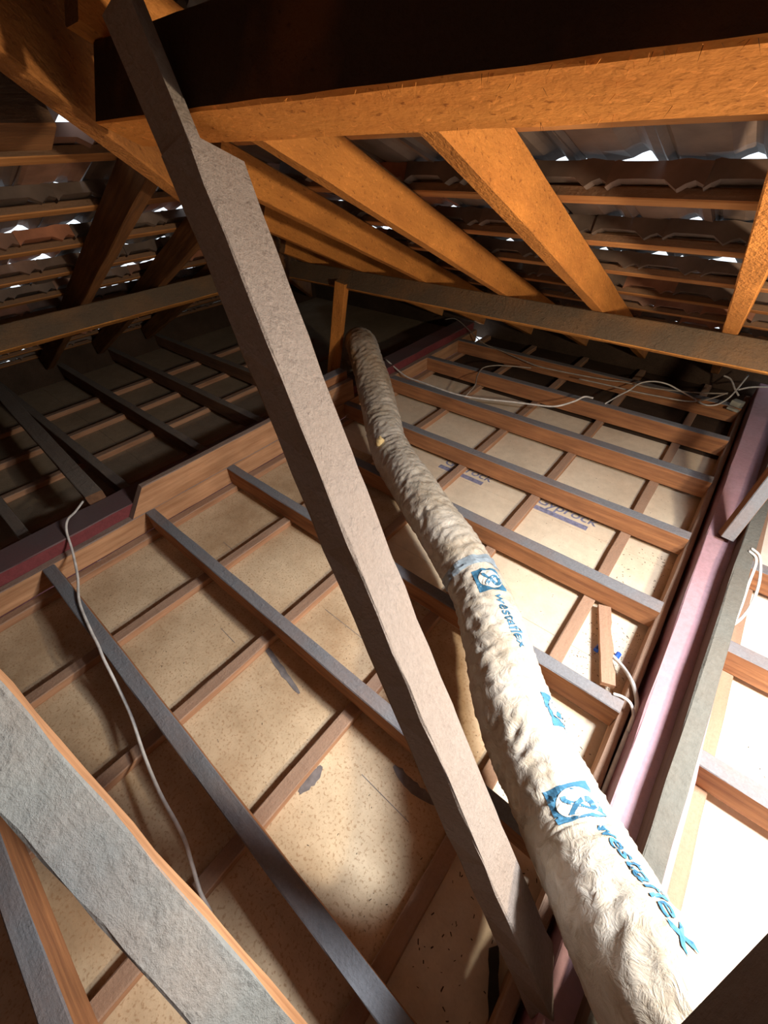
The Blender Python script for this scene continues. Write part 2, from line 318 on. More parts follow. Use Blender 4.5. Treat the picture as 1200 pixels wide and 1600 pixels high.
for y, lab in ((0.36, 'bright orange joist right of the pink plate, nearest the camera'), (0.818, 'bright orange joist right of the pink plate, beside the glaring white board'),
               (1.248, 'bright orange joist right of the pink plate, under the hanging white wire loop'), (1.70, 'bright orange joist right of the pink plate, farthest in view')):
    timber('ceiling_joist', (0.385, y, -0.05), (2.9, y, -0.05), 0.05, 0.10, 'joist', label=lab, cat='joist', group=JG)
# loose length lying over the red plate
timber('loose_timber', (-3.9, 0.315, 0.0785), (-2.0, 0.235, 0.0785), 0.075, 0.045, 'joist_dark', label='loose flat grey timber with one end resting on the red plate', cat='timber')

# ------------------------------------------------------------------ roof frame
nR, nL = V((0, SA, CA)), V((-SA, 0, CA))
sR, sL = V((0, CA, -SA)), V((-CA, 0, -SA))
def onR(x, y, off=0.0): return V((x, y, ZR - T * y)) + nR * off
def onL(x, y, off=0.0): return V((x, y, ZL + T * x)) + nL * off
RID = -0.9                       # ridge line (y)
def hip_y(x): return -x - (ZL - ZR) / T
RD = 0.10
RG = 'rafters of the right roof slope'
for x, lab in ((-2.28, 'short dark rafter at the roof corner, behind the big strut'), (-1.833, 'brown jack rafter ending above the small leaning prop'),
               (-1.385, 'dim orange rafter, third from the right edge of the light ones'), (-0.926, 'orange rafter with a dark knot near its top'),
               (-0.497, 'widest bright orange rafter in the middle of the right slope'), (-0.036, 'bright orange rafter at the right edge'),
               (0.425, 'rafter beyond the right edge, left side of the skylight'), (0.893, 'rafter beyond the right edge, right side of the skylight'), (1.36, 'rafter beyond the right edge, farthest')):
    y0 = max(RID + 0.03, hip_y(x) + 0.08)
    timber('rafter', onR(x, y0, RD / 2), onR(x, 3.5, RD / 2), 0.048, RD, 'rafter', up=nR, label=lab, cat='rafter', group=RG)
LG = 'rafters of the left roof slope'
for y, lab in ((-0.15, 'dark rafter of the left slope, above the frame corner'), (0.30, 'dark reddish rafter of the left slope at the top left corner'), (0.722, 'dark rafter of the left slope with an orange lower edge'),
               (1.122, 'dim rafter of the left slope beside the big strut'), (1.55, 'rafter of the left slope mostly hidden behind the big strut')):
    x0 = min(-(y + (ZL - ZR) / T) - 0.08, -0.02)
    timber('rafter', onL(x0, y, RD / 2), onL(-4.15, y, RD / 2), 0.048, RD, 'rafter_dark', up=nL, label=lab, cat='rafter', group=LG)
hx0, hx1 = 0.28, -4.0
timber('hip_rafter', (hx0, hip_y(hx0), ZL + T * hx0 + 0.0), (hx1, hip_y(hx1), ZL + T * hx1 + 0.0), 0.038, 0.20, 'hip', label='deep hip rafter running down to the roof corner behind the big strut', cat='rafter')
timber('ridge_board', (0.25, RID, ZR - T * RID + 0.03), (3.0, RID, ZR - T * RID + 0.03), 0.03, 0.16, 'rafter', label='ridge board over and behind the camera', cat='board')
PG = 'purlins under the rafters'
def purlinR(yt, x0, x1, lab, mat='purlin'):
    p = V((0, yt, ZR - T * yt)) + sR * 0.0375 - nR * 0.0505
    return timber('purlin', (x0, p.y, p.z), (x1, p.y, p.z), 0.075, 0.10, mat, up=nR, label=lab, cat='purlin', group=PG, jit=0.0007, step=0.06)
def purlinL(xt, y0, y1, lab, mat='purlin'):
    p = V((xt, 0, ZL + T * xt)) + sL * 0.0375 - nL * 0.0505
    return timber('purlin', (p.x, y0, p.z), (p.x, y1, p.z), 0.075, 0.10, mat, up=nL, label=lab, cat='purlin', group=PG, jit=0.0007, step=0.06)
purlinR(0.438, -0.93, 2.9, 'massive overhead purlin, black face and bright orange underside', 'purlin_dark')
purlinR(1.94, -2.42, 2.9, 'dusty brown purlin crossing low under the orange rafters')
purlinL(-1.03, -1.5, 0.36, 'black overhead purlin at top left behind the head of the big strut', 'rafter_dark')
purlinL(-2.53, -1.5, 1.86, 'dusty brown purlin at left below the glinting tiles')

# ------------------------------------------------------------------ roof covering: interlocking tiles on battens
def tile_mesh():
    W, L = 0.187, 0.385                              # covers 0.186; head 0.055 above its batten, tail lapping the next course
    ws = [0, .05, .12, .36, .6, .68, .75, .82, .9, 1]
    top = [.002, .014, .005, .003, .005, .015, .020, .015, .005, .002]
    hb = [-.012, -.004, .003, .004, .003, -.006, -.014, -.004, .002, -.006]       # scalloped underside of the head
    ss = [0, .024, .075, .30, L]; vs, fs = [], []
    for i, s in enumerate(ss):
        rise = 0.036 * (s - 0.055) / 0.318
        for j, q in enumerate(ws): vs.append((q * W, s, rise + (0.0335 + 0.25 * top[j] if i < 2 else 0.012 + top[j])))
        for j, q in enumerate(ws):
            if i < 2: b = hb[j]
            else: b = top[j] * 0.85 + (0.010 * (1 if .6 <= q <= .85 else .2) if i == 4 else 0)
            vs.append((q * W, s, rise + b))
    n = len(ws)
    for i in range(len(ss) - 1):
        a, b = i * 2 * n, (i + 1) * 2 * n
        for j in range(n - 1): fs += [(a + j, a + j + 1, b + j + 1, b + j), (a + n + j, b + n + j, b + n + j + 1, a + n + j + 1)]
        fs += [(a, b, b + n, a + n), (a + n - 1, a + 2 * n - 1, b + 2 * n - 1, b + n - 1)]
    e = (len(ss) - 1) * 2 * n
    for j in range(n - 1): fs += [(j, n + j, n + j + 1, j + 1), (e + j, e + j + 1, e + n + j + 1, e + n + j)]
    me = bpy.data.meshes.new('roof_tile'); me.from_pydata(vs, [], fs)
    bm = bmesh.new(); bm.from_mesh(me); bmesh.ops.recalc_face_normals(bm, faces=bm.faces); bm.to_mesh(me); bm.free()
    me.materials.append(M['tile']); return me
TM = tile_mesh()
roof_r = tag(empty('roof_right', (0, 0, 0)), 'right roof slope of dark terracotta tiles on orange battens', kind='structure')
roof_l = tag(empty('roof_left', (0, 0, 0)), 'left roof slope of tiles with daylight glinting through', kind='structure')
rnd = random.Random(3)
GAUGE = 0.307
def put_tile(parent, O, ex, es, en, lift, loose=0.35):
    m = Matrix((ex, es, en)).transposed().to_4x4()
    m = m @ Matrix.Rotation(rnd.gauss(0, 0.012), 4, 'X') @ Matrix.Rotation(rnd.gauss(0, 0.012), 4, 'Z')
    m.translation = O + en * lift
    o = bpy.data.objects.new('roof_tile', TM if rnd.random() < loose else TMC); COL.objects.link(o); attach(o, parent); o.matrix_basis = m; return o
TMC = TM.copy()
for vtx in TMC.vertices:                     # a variant that sits tight on the course below
    if vtx.index >= 80: vtx.co.z -= 0.008
nt_r = nt_l = 0
for k in range(-3, 9):
    y = 1.19 + 0.29 * k
    hx = -(y + (ZL - ZR) / T)
    p0, p1 = onR(max(hx, -4.2), y, RD + 0.0125), onR(0.40, y, RD + 0.0125)
    timber('tile_batten', p0, p1, 0.04, 0.024, 'tile_batten', up=nR, parent=roof_r, jit=0.0008, step=0.3)
    i = 0; x = 0.38 - (0.093 if k % 2 else 0)
    while x > max(hx - 0.02, -4.2):
        x -= 0.186
        put_tile(roof_r, onR(x, y - 0.055 * CA, 0), V((1, 0, 0)), sR, nR, RD + 0.026 + rnd.uniform(0, .004)); nt_r += 1
for k in range(0, 11):
    x = -1.25 - 0.29 * k
    hy = -x - (ZL - ZR) / T
    timber('tile_batten', onL(x, -0.35, RD + 0.0125), onL(x, min(hy, 3.6), RD + 0.0125), 0.04, 0.024, 'tile_batten', up=nL, parent=roof_l, jit=0.0008, step=0.3)
    y = -0.35 - (0.093 if k % 2 else 0)
    while y < min(hy - 0.1, 3.5):
        put_tile(roof_l, onL(x + 0.055 * CA, y, 0), V((0, 1, 0)), sL, nL, RD + 0.026 + rnd.uniform(0, .007), 0.65); nt_l += 1
        y += 0.186
# plain roofing outside the view (closes the space)
def slab(name, pts, n, th, parent):
    a = [V(p) for p in pts]; b = [V(p) + V(n) * th for p in pts]; k = len(a)
    fs = [tuple(range(k)), tuple(range(2 * k - 1, k - 1, -1))] + [(i, (i + 1) % k, k + (i + 1) % k, k + i) for i in range(k)]
    return mesh_obj(name, a + b, fs, 'tile', parent)
q = RD + 0.03
x0, x1, y0, y1 = OPEN
slab('roof_sheet', [onR(0.40, -0.9, q), onR(3.0, -0.9, q), onR(3.0, y0, q), onR(0.40, y0, q)], nR, 0.02, roof_r)
slab('roof_sheet', [onR(0.40, y1, q), onR(3.0, y1, q), onR(3.0, 4.0, q), onR(0.40, 4.0, q)], nR, 0.02, roof_r)
slab('roof_sheet', [onR(0.40, y0, q), onR(x0, y0, q), onR(x0, y1, q), onR(0.40, y1, q)], nR, 0.02, roof_r)
slab('roof_sheet', [onR(x1, y0, q), onR(3.0, y0, q), onR(3.0, y1, q), onR(x1, y1, q)], nR, 0.02, roof_r)
slab('roof_sheet', [onR(0.307, -0.9, q), onR(0.40, -0.9, q), onR(0.40, 0.26, q), onR(-0.853, 0.26, q)], nR, 0.02, roof_r)
slab('roof_sheet', [onL(0.307, -0.9, q), onL(-1.19, 0.6, q), onL(-1.19, -0.36, q), onL(-1.19, -2.39, q)], nL, 0.02, roof_l)
slab('roof_sheet', [onL(-1.19, -0.36, q), onL(-4.8, -0.36, q), onL(-4.8, -6.0, q), onL(-1.19, -2.39, q)], nL, 0.02, roof_l)
slab('roof_sheet', [onL(0.307, -0.9, q + .06), onL(0.25, -0.7, q + .06), onL(-3.9, -4.85, q + .06), onL(-3.7, -5.05, q + .06)], nL, 0.02, roof_l)
nB = V((0, -SA, CA)); roof_b = tag(empty('roof_back', (0, 0, 0)), 'roof slope behind the camera', kind='structure')
slab('roof_sheet', [(0.307, RID, ZR - T * RID + .1), (3.0, RID, ZR - T * RID + .1), (3.0, -5.0, ZR - T * RID + .1 + T * (-5 - RID)), (-3.79, -5.0, ZR - T * RID + .1 + T * (-5 - RID))], nB, 0.02, roof_b)
for nm, a in (('wall_right', (2.99, 3.02, -5, 4.0, -0.15, 2.3)), ('wall_back', (-5, 3.0, -5.03, -5.0, -0.5, 0.5))):
    tag(box(nm, *a, 'board_dark'), 'plain wall outside the view', kind='structure')
tag(box('wall_far', -4.6, 3.0, 3.66, 3.70, -0.16, 0.03, 'eaves_shade'), 'dark boards closing the eaves of the right slope', kind='structure')
tag(box('wall_left', -4.25, -4.20, -1.6, 3.7, -0.16, 0.10, 'eaves_shade'), 'dark boards closing the eaves of the left slope', kind='structure')
tag(box('soffit_1', -4.8, 3.0, 3.72, 4.1, -0.16, -0.147, 'eaves_shade'), 'dark boards closing the eaves', kind='structure')

# ------------------------------------------------------------------ struts
# big strut: notched under the overhead purlin, foot on the pink plate
A = V((-0.64909, 0.37077, H + 0.07516)); ax = V((0.56876, -0.15733, -0.80731)); u = V((-0.21999, 0.91668, -0.33363)); v = V((-0.79254, -0.36735, -0.48676))
def big_strut():
    n = 26; L0, L1 = 0.072, 1.585                     # along the axis from A: notch and foot
    prof = [(0.003, 0), (0.097, 0), (0.1, 0.003), (0.1, 0.047), (0.097, 0.05), (0.003, 0.05), (0, 0.047), (0, 0.003)]
    rr = random.Random(11); vs, fs = [], []
    for i in range(n):
        f = i / (n - 1); s = L0 + (L1 - L0) * f; bow = 0.012 * 4 * f * (1 - f)
        for (a, b) in prof:
            e = 0
            if i == n - 1: e = (0.05 - a) * 0.5
            vs.append((s + e, a + rr.uniform(-.002, .002), b + bow + rr.uniform(-.002, .002)))
    for i in range(n - 1):
        for j in range(8): fs.append((i * 8 + j, i * 8 + (j + 1) % 8, (i + 1) * 8 + (j + 1) % 8, (i + 1) * 8 + j))
    fs += [tuple(range(8)), tuple(range((n - 1) * 8, n * 8))]
    k = len(vs)                                       # tongue in front of the purlin
    for (s, e) in ((L0 + 0.02, 0), (0.0, 0), (-0.085, 0.01)):
        for (a, b) in ((0.001, 0.001), (0.024, 0.001), (0.024, 0.049), (0.001, 0.049)): vs.append((s - a * 0.3 * (s < 0), a, b))
    for i in range(2):
        for j in range(4): fs.append((k + i * 4 + j, k + i * 4 + (j + 1) % 4, k + (i + 1) * 4 + (j + 1) % 4, k + (i + 1) * 4 + j))
    fs += [(k, k + 1, k + 2, k + 3), (k + 8, k + 9, k + 10, k + 11)]
    m = Matrix((ax, u, v)).transposed().to_4x4(); m.translation = A
    return mesh_obj('strut', vs, fs, 'strut', None, m)
tag(big_strut(), 'long dusty tan strut leaning across the middle from overhead purlin to floor', 'strut', 'roof struts')
# foreground strut
fa = V((-0.533, -0.1365, H - 0.484)); fb = V((-0.079, -0.1365, H - 0.886)); fd = (fb - fa).normalized()
fn = V((0.66, 0, 0.75)); fn = (fn - fd * fn.dot(fd)).normalized()
c0 = fa - fn * 0.025 + V((0, -0.0375, 0))
timber('strut', c0 - fd * 0.60, c0 + fd * 1.068, 0.075, 0.05, 'strut_grey', up=fn, label='grey dusty strut crossing the bottom left foreground', cat='strut', group='roof struts', jit=0.0016, step=0.05, cut1=0.03)
# small prop under the low purlin
timber('strut', (-2.085, 1.86, 0.0), (-1.935, 1.90, 0.66), 0.072, 0.05, 'rafter', up=(0.25, -0.97, 0), label='short leaning prop under the low purlin, behind the duct', cat='strut', group='roof struts')
timber('packing_block', (-1.90, 1.60, 0.117), (-1.90, 1.80, 0.117), 0.07, 0.12, 'joist', label='block of wood at the foot of the short prop', cat='block')
# strut foot on the pink plate by the grey board
timber('strut', (0.278, 1.70, 0.075), (0.33, 1.955, 0.60), 0.045, 0.075, 'joist', up=(0.1, -1, 0.4), label='strut rising from the pink plate at the right edge', cat='strut', group='roof struts')
# dark timber in the bottom right corner
timber('strut', (0.215, -0.017, 0.573), (0.351, 0.444, 0.854), 0.05, 0.072, 'dark_wood', up=(0.2, -0.5, 1), label='dark timber close to the camera in the bottom right corner', cat='strut', group='roof struts')

# hip capping over the joint of the two slopes
hc = []
for i in range(15):
    xa = 0.2 - 0.31 * i; xb = xa - 0.36
    timber('hip_cap', (xa, hip_y(xa), ZL + T * xa + 0.185), (xb, hip_y(xb), ZL + T * xb + 0.165), 0.30, 0.03, 'tile', parent=roof_l, jit=0.002)

# ------------------------------------------------------------------ insulated duct
DP = [(-2.16, 2.18, -.12), (-2.11, 2.13, .07), (-1.97, 2.03, .25), (-1.772, 1.873, .30), (-1.476, 1.644, .19), (-1.155, 1.361, .115), (-.845, 1.154, .125), (-.565, .984, .125),
      (-.326, .837, .12), (-.166, .671, .13), (-.03, .52, .15), (.083, .43, .165), (.186, .344, .195), (.255, .264, .285), (.305, .21, .345), (.352, .184, .36), (.401, .161, .36)]
DC = spline(DP, 40); DS = [0.0]
for i in range(1, len(DC)): DS.append(DS[-1] + (DC[i] - DC[i - 1]).length)
RAD = 0.094; DOFF = DS[-1] - 3.4805
def dframe(s):
    s = min(max(s, 0), DS[-1] - 1e-4); lo, hi = 0, len(DS) - 1
    while hi - lo > 1:
        mid = (lo + hi) // 2
        if DS[mid] <= s: lo = mid
        else: hi = mid
    f = (s - DS[lo]) / max(1e-6, DS[hi] - DS[lo]); c = DC[lo].lerp(DC[hi], f)
    t = (DC[min(lo + 4, len(DC) - 1)] - DC[max(lo - 3, 0)]).normalized()
    n = (V((0, 0, 1)) - t * t.z).normalized(); return c, t, n, t.cross(n)
def dsurf(s, th, lift=0.0):
    c, t, n, b = dframe(s); e = n * math.cos(th) + b * math.sin(th)
    q = V((math.cos(th), math.sin(th), 0))
    big = noise.noise(V((q.x * 1.2, q.y * 1.2, s * 5))) * 0.007
    tw = s + 0.02 * noise.noise(V((q.x * 1.6, q.y * 1.6, s * 8)))
    fold = noise.noise(V((q.x * 2.2 + 5, q.y * 2.2, tw * 30)))
    fold2 = noise.noise(V((q.x * 5 + 9, q.y * 5, tw * 75)))
    cr = (1 - abs(fold) * 2.2) * 0.0056 + (1 - abs(fold2) * 2) * 0.0026 + 0.0006 * math.sin(tw * 2 * math.pi / 0.034)
    sag = -0.006 * max(0, -math.cos(th))
    return c + e * (RAD + big + cr + sag + lift), c, e
def make_duct():
    root = empty('insulated_duct', DP[5]); tag(root, 'long white plastic-wrapped flexible duct with blue lettering', 'duct')
    n, seg = 460, 60; vs, fs, gr = [], [], []
    for i in range(n):
        s = DS[-1] * i / (n - 1)
        for k in range(seg):
            th = 2 * math.pi * k / seg; p, c, e = dsurf(s, th); vs.append(p)
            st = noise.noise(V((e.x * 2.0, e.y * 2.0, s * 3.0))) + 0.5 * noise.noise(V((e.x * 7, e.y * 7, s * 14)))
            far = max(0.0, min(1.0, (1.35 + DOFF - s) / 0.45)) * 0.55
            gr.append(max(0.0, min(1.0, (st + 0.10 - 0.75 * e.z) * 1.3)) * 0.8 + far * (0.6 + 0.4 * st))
    for i in range(n - 1):
        for k in range(seg): fs.append((i * seg + k, i * seg + (k + 1) % seg, (i + 1) * seg + (k + 1) % seg, (i + 1) * seg + k))
    fs.append(tuple(range(seg))); fs.append(tuple(range((n - 1) * seg, n * seg)))
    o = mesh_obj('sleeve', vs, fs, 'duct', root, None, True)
    ca = o.data.color_attributes.new('grime_shade', 'FLOAT_COLOR', 'POINT')
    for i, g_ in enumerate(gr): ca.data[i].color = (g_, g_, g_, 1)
    return root
duct = make_duct()
def wrap(name, vs, fs, s0, th0, mat, lift, label=None, parent=duct):
    """lay flat (along, across) print onto the sleeve; 'across' goes to the duct's right-hand side"""
    out = [dsurf(DOFF + s0 + a, th0 - b / RAD, lift)[0] for a, b in vs]
    o = mesh_obj(name, out, fs, mat, parent); 
    if label: o['label'] = label
    return o
def grid(a0, a1, b0, b1, n=14):
    vs = [(a0 + (a1 - a0) * i / n, b0 + (b1 - b0) * j / n) for i in range(n + 1) for j in range(n + 1)]
    fs = [(i * (n + 1) + j, (i + 1) * (n + 1) + j, (i + 1) * (n + 1) + j + 1, i * (n + 1) + j + 1) for i in range(n) for j in range(n)]
    return vs, fs
def disc(ca, cb, ra, rb, n=28, rings=6):
    vs = [(ca, cb)]; fs = []
    for r in range(1, rings + 1):
        for k in range(n): q = 2 * math.pi * k / n; vs.append((ca + ra * r / rings * math.cos(q), cb + rb * r / rings * math.sin(q)))
    for k in range(n): fs.append((0, 1 + k, 1 + (k + 1) % n))
    for r in range(rings - 1):
        for k in range(n): fs.append((1 + r * n + k, 1 + (r + 1) * n + k, 1 + (r + 1) * n + (k + 1) % n, 1 + r * n + (k + 1) % n))
    return vs, fs
def ribbon(pts, wdt):
    C = spline([(a, b, 0) for a, b in pts], 10); vs, fs = [], []
    for i, c in enumerate(C):
        t = (C[min(i + 1, len(C) - 1)] - C[max(i - 1, 0)]).normalized(); nrm = V((-t.y, t.x, 0)) * wdt / 2
        vs += [((c + nrm).x, (c + nrm).y), ((c - nrm).x, (c - nrm).y)]
    for i in range(len(C) - 1): fs.append((2 * i, 2 * i + 1, 2 * i + 3, 2 * i + 2))
    return vs, fs
def text_mesh(txt, size, shear=0.0, bold=0.0):
    cu = bpy.data.curves.new('lettering', 'FONT'); cu.body = txt; cu.size = size; cu.shear = shear; cu.offset = bold; cu.resolution_u = 4
    ob = bpy.data.objects.new('lettering', cu); COL.objects.link(ob)
    dg = bpy.context.evaluated_depsgraph_get(); me = bpy.data.meshes.new_from_object(ob.evaluated_get(dg))
    bpy.data.objects.remove(ob); bpy.data.curves.remove(cu)
    bm = bmesh.new(); bm.from_mesh(me); bmesh.ops.triangulate(bm, faces=bm.faces)
    for _ in range(2):
        lg = [e for e in bm.edges if e.calc_length() > size * 0.16]
        if lg: bmesh.ops.subdivide_edges(bm, edges=lg, cuts=1); bmesh.ops.triangulate(bm, faces=bm.faces)
    vs = [(v_.co.x, v_.co.y) for v_ in bm.verts]; fs = [tuple(v_.index for v_ in f_.verts) for f_ in bm.faces]; bm.free(); bpy.data.meshes.remove(me)
    x0_ = min(p[0] for p in vs); return [(p[0] - x0_, p[1]) for p in vs], fs
def logo(s0, th0, sz):
    h = sz / 2
    p = wrap('printed_logo', *grid(-h, h, -h, h), s0, th0, 'ink_duct', 0.0014, 'blue square logo printed on the sleeve')
    wrap('logo_disc', *disc(0, 0.04 * sz, 0.40 * sz, 0.42 * sz), s0, th0, 'duct_white', 0.0028, parent=p)
    k = sz
    wrap('logo_swirl', *ribbon([(-.26 * k, -.16 * k), (-.16 * k, -.16 * k), (-.02 * k, -.02 * k), (.14 * k, .16 * k), (.22 * k, .28 * k), (.08 * k, .34 * k), (-.10 * k, .30 * k), (-.08 * k, .14 * k), (.06 * k, -.02 * k), (.20 * k, -.14 * k), (.28 * k, -.16 * k)], .11 * k), s0, th0, 'ink_duct', 0.0042, parent=p)
logo(2.443, math.radians(-8), 0.088)
logo(2.868, math.radians(-58), 0.09)
logo(3.085, math.radians(1), 0.094)
def lettering(s0, th0, th1, length, size):
    vs, fs = text_mesh('westaflex', 1.0, 0.0, 0.012); mx = max(p[0] for p in vs)
    vs2 = [(p[0] / mx * length, p[1] * size + (th0 - th1) * RAD * p[0] / mx) for p in vs]
    wrap('printed_lettering', vs2, fs, s0, th0, 'ink_duct', 0.0018, 'blue lettering westaflex printed along the sleeve')
lettering(2.50, math.radians(-6), math.radians(-22), 0.195, 0.045)
lettering(3.165, math.radians(-5), math.radians(-16), 0.215, 0.040)
vs_, fs_ = [], []
for i in range(5):
    for k in range(61): vs_.append((-0.02 + 0.01 * i, 2 * math.pi * RAD * k / 60))
for i in range(4):
    for k in range(60): fs_.append((i * 61 + k, (i + 1) * 61 + k, (i + 1) * 61 + k + 1, i * 61 + k + 1))
wrap('joint_tape', vs_, fs_, 2.352, 0, 'tape', 0.0016, 'blue-grey tape band round the duct')
def lump(name, c, r, mat, parent=None, seed=0, sq=(1, 1, 1)):
    bm = bmesh.new(); bmesh.ops.create_icosphere(bm, subdivisions=3, radius=1)
    for v_ in bm.verts:
        k = 1 + 0.5 * noise.noise(v_.co * 2.2 + V((seed, 0, 0))); v_.co = V((v_.co.x * sq[0], v_.co.y * sq[1], v_.co.z * sq[2])) * r * k
    me = bpy.data.meshes.new(name); bm.to_mesh(me); bm.free(); me.materials.append(M[mat]); me.shade_smooth()
    o = bpy.data.objects.new(name, me); COL.objects.link(o)
    if parent: attach(o, parent)
    o.location = c
    return o
pt = dsurf(DOFF + 1.515, math.radians(40))[0]
lump('torn_insulation', pt, 0.022, 'wool', duct, 2, (1, 0.8, 1.5))['label'] = 'yellow insulation bulging from a tear'

# ------------------------------------------------------------------ cables
cable('white_cable', [(-2.06, 0.20, 0.06), (-1.987, 0.135, 0.068), (-1.928, 0.09, 0.085), (-1.877, 0.059, 0.07), (-1.785, 0.03, 0.035), (-1.649, -0.012, 0.012), (-1.516, -0.059, 0.006), (-1.356, -0.083, 0.006), (-1.268, -0.092, 0.006),
      (-1.198, -0.103, 0.002), (-1.088, -0.119, -0.03), (-0.983, -0.137, -0.055), (-0.848, -0.165, -0.062), (-0.717, -0.183, -0.06), (-0.581, -0.191, -0.055), (-0.511, -0.208, -0.062), (-0.455, -0.227, -0.085), (-0.40, -0.24, -0.12), (-0.25, -0.28, -0.129)], 0.0048, 'cable_white', 'white cable draped over the red plate and the near joist')
cable('white_cable', [(-1.943, 2.286, 0.07), (-1.735, 2.251, 0.012), (-1.576, 2.242, 0.008), (-1.423, 2.23, 0.008), (-1.27, 2.23, 0.008), (-1.123, 2.262, 0.012), (-0.939, 2.323, 0.02), (-0.813, 2.35, 0.03), (-0.691, 2.386, 0.04), (-0.614, 2.475, 0.06), (-0.58, 2.536, 0.075), (-0.529, 2.54, 0.08)], 0.0055, 'cable_white', 'loose cream cable with a free end curling up, on the fourth joist')
cable('grey_cable', [(-1.225, 2.235, 0.008), (-1.237, 2.373, 0.03), (-1.311, 2.534, 0.02), (-1.36, 2.703, 0.006), (-1.301, 2.787, 0.01), (-1.213, 2.836, 0.01), (-1.075, 2.893, 0.01)], 0.004, 'cable_grey', 'short grey cable bent round over the shadowed joist')
cable('grey_cable', [(-2.157, 3.394, 0.03), (-2.011, 3.348, 0.07), (-1.781, 3.221, 0.04), (-1.602, 3.126, 0.01), (-1.391, 3.056, 0.01), (-1.198, 2.992, 0.01), (-1.052, 2.951, 0.01), (-0.91, 2.956, 0.01), (-0.754, 2.962, 0.015), (-0.568, 2.981, 0.02), (-0.474, 3.012, 0.02), (-0.331, 3.022, 0.02), (-0.197, 3.062, 0.02), (-0.044, 3.079, 0.04), (0.081, 3.084, 0.07)], 0.0045, 'cable_grey', 'longest grey cable running along the dark eaves to the junction box')
cable('grey_cable', [(-0.734, 2.913, 0.01), (-0.547, 2.927, 0.01), (-0.38, 2.932, 0.01), (-0.23, 2.953, 0.01), (-0.086, 2.984, 0.01), (0.003, 3.008, 0.04), (0.079, 3.093, 0.07)], 0.0045, 'cable_grey', 'lower grey cable sagging towards the junction box')
cable('grey_cable', [(-0.478, 2.668, 0.006), (-0.444, 2.818, 0.01), (-0.408, 2.883, 0.03), (-0.377, 2.979, 0.05), (-0.314, 3.033, 0.06), (-0.239, 3.067, 0.05), (-0.166, 3.07, 0.03), (-0.071, 3.048, 0.01), (-0.002, 3.007, 0.005), (0.051, 3.024, 0.01), (0.087, 3.074, 0.03), (0.107, 3.103, 0.07), (0.134, 3.296, 0.12)], 0.0045, 'cable_white', 'wavy pale cable arching over the others by the junction box')
cable('grey_cable', [(0.019, 3.269, 0.1), (0.062, 3.231, 0.1), (0.101, 3.145, 0.085), (0.135, 3.092, 0.07)], 0.005, 'cable_white', 'short pale cable dropping into the junction box')
cable('grey_cable', [(0.122, 3.152, 0.08), (0.178, 3.209, 0.09), (0.281, 3.284, 0.09)], 0.005, 'cable_white', 'pale cable leaving the junction box to the right edge')
cable('white_cable', [(0.10, 1.07, -0.122), (0.126, 1.052, -0.11), (0.165, 1.006, -0.08), (0.194, 0.933, -0.03), (0.219, 0.869, -0.02), (0.222, 0.807, -0.025), (0.222, 0.768, -0.03), (0.222, 0.683, -0.04), (0.222, 0.52, -0.06)], 0.0065, 'cable_white', 'pale blue-white cable curving from the scrap of wood into the gap by the pink plate')
cable('white_cable', [(0.150, 0.843, 0.004), (0.175, 0.848, 0.008), (0.200, 0.844, 0.004), (0.219, 0.82, -0.010), (0.222, 0.773, -0.018)], 0.0045, 'cable_white', 'thin white cable end lying on the joist beside the pink plate')
lp = tag(empty('wire_loop', (0.36, 1.5, 0.1)), 'white wire loop hanging over the grey board at the right edge', 'cable')
for nm, pts in (('strand', [(0.345, 1.60, 0.138), (0.374, 1.57, 0.135), (0.398, 1.49, 0.10), (0.400, 1.40, 0.075), (0.388, 1.33, 0.064), (0.370, 1.28, 0.062)]), ('strand', [(0.340, 1.58, 0.138), (0.366, 1.545, 0.136), (0.374, 1.46, 0.09), (0.376, 1.38, 0.07), (0.372, 1.30, 0.062)])):
    cable(nm, pts, 0.0045, 'cable_white', parent=lp)
jb = tag(empty('junction_box', (0.155, 3.06, 0.0)), 'grey plastic junction box where the cables meet in the far corner', 'junction box')
for nm, a, b_, wd_, ht_ in (('box_body', (0.125, 3.085, 0.03), (0.175, 3.065, 0.03), 0.045, 0.03), ('box_lid', (0.115, 3.03, 0.012), (0.172, 3.01, 0.012), 0.022, 0.012)):
    timber(nm, a, b_, wd_, ht_, 'box', jit=0.0002, bev=0.002, parent=jb)
# scrap of wood leaning in the bay, with blue clips on the cable under it
def scrap():
    rr = random.Random(5); n = 14; L = 0.335; vs, fs = [], []
    for i in range(n):
        x = L * i / (n - 1); l = 0.020 + 0.004 * noise.noise(V((i * .9, 3, 0))) - (0.006 if i in (4, 5, 9, 10) else 0)
        r = -0.024 + 0.001 * noise.noise(V((i * .5, 8, 0)))
        for y, z in ((r, 0), (l, 0), (l, 0.018), (r, 0.018)): vs.append((x, y, z))
    for i in range(n - 1):
        for j in range(4): fs.append((4 * i + j, 4 * i + (j + 1) % 4, 4 * i + 4 + (j + 1) % 4, 4 * i + 4 + j))
    fs += [(0, 1, 2, 3), (4 * n - 4, 4 * n - 3, 4 * n - 2, 4 * n - 1)]
    return mesh_obj('wood_scrap', vs, fs, 'batten', None, frame((0.028, 1.238, -0.112), (0.138, 0.93, -0.098), (0, 0, 1)))
tag(scrap(), 'ragged-edged scrap of wood lying in the bay beside the pink plate', 'wood scrap')
for x, y, lab in ((0.066, 1.062, 'blue cable clip left of the scrap of wood'), (0.130, 1.072, 'blue cable clip right of the scrap of wood')):
    o = timber('cable_clip', (x, y - 0.012, -0.123), (x + 0.004, y + 0.014, -0.123), 0.016, 0.02, 'blue', jit=0.0012, bev=0.004, label=lab, cat='clip', group='blue cable clips')
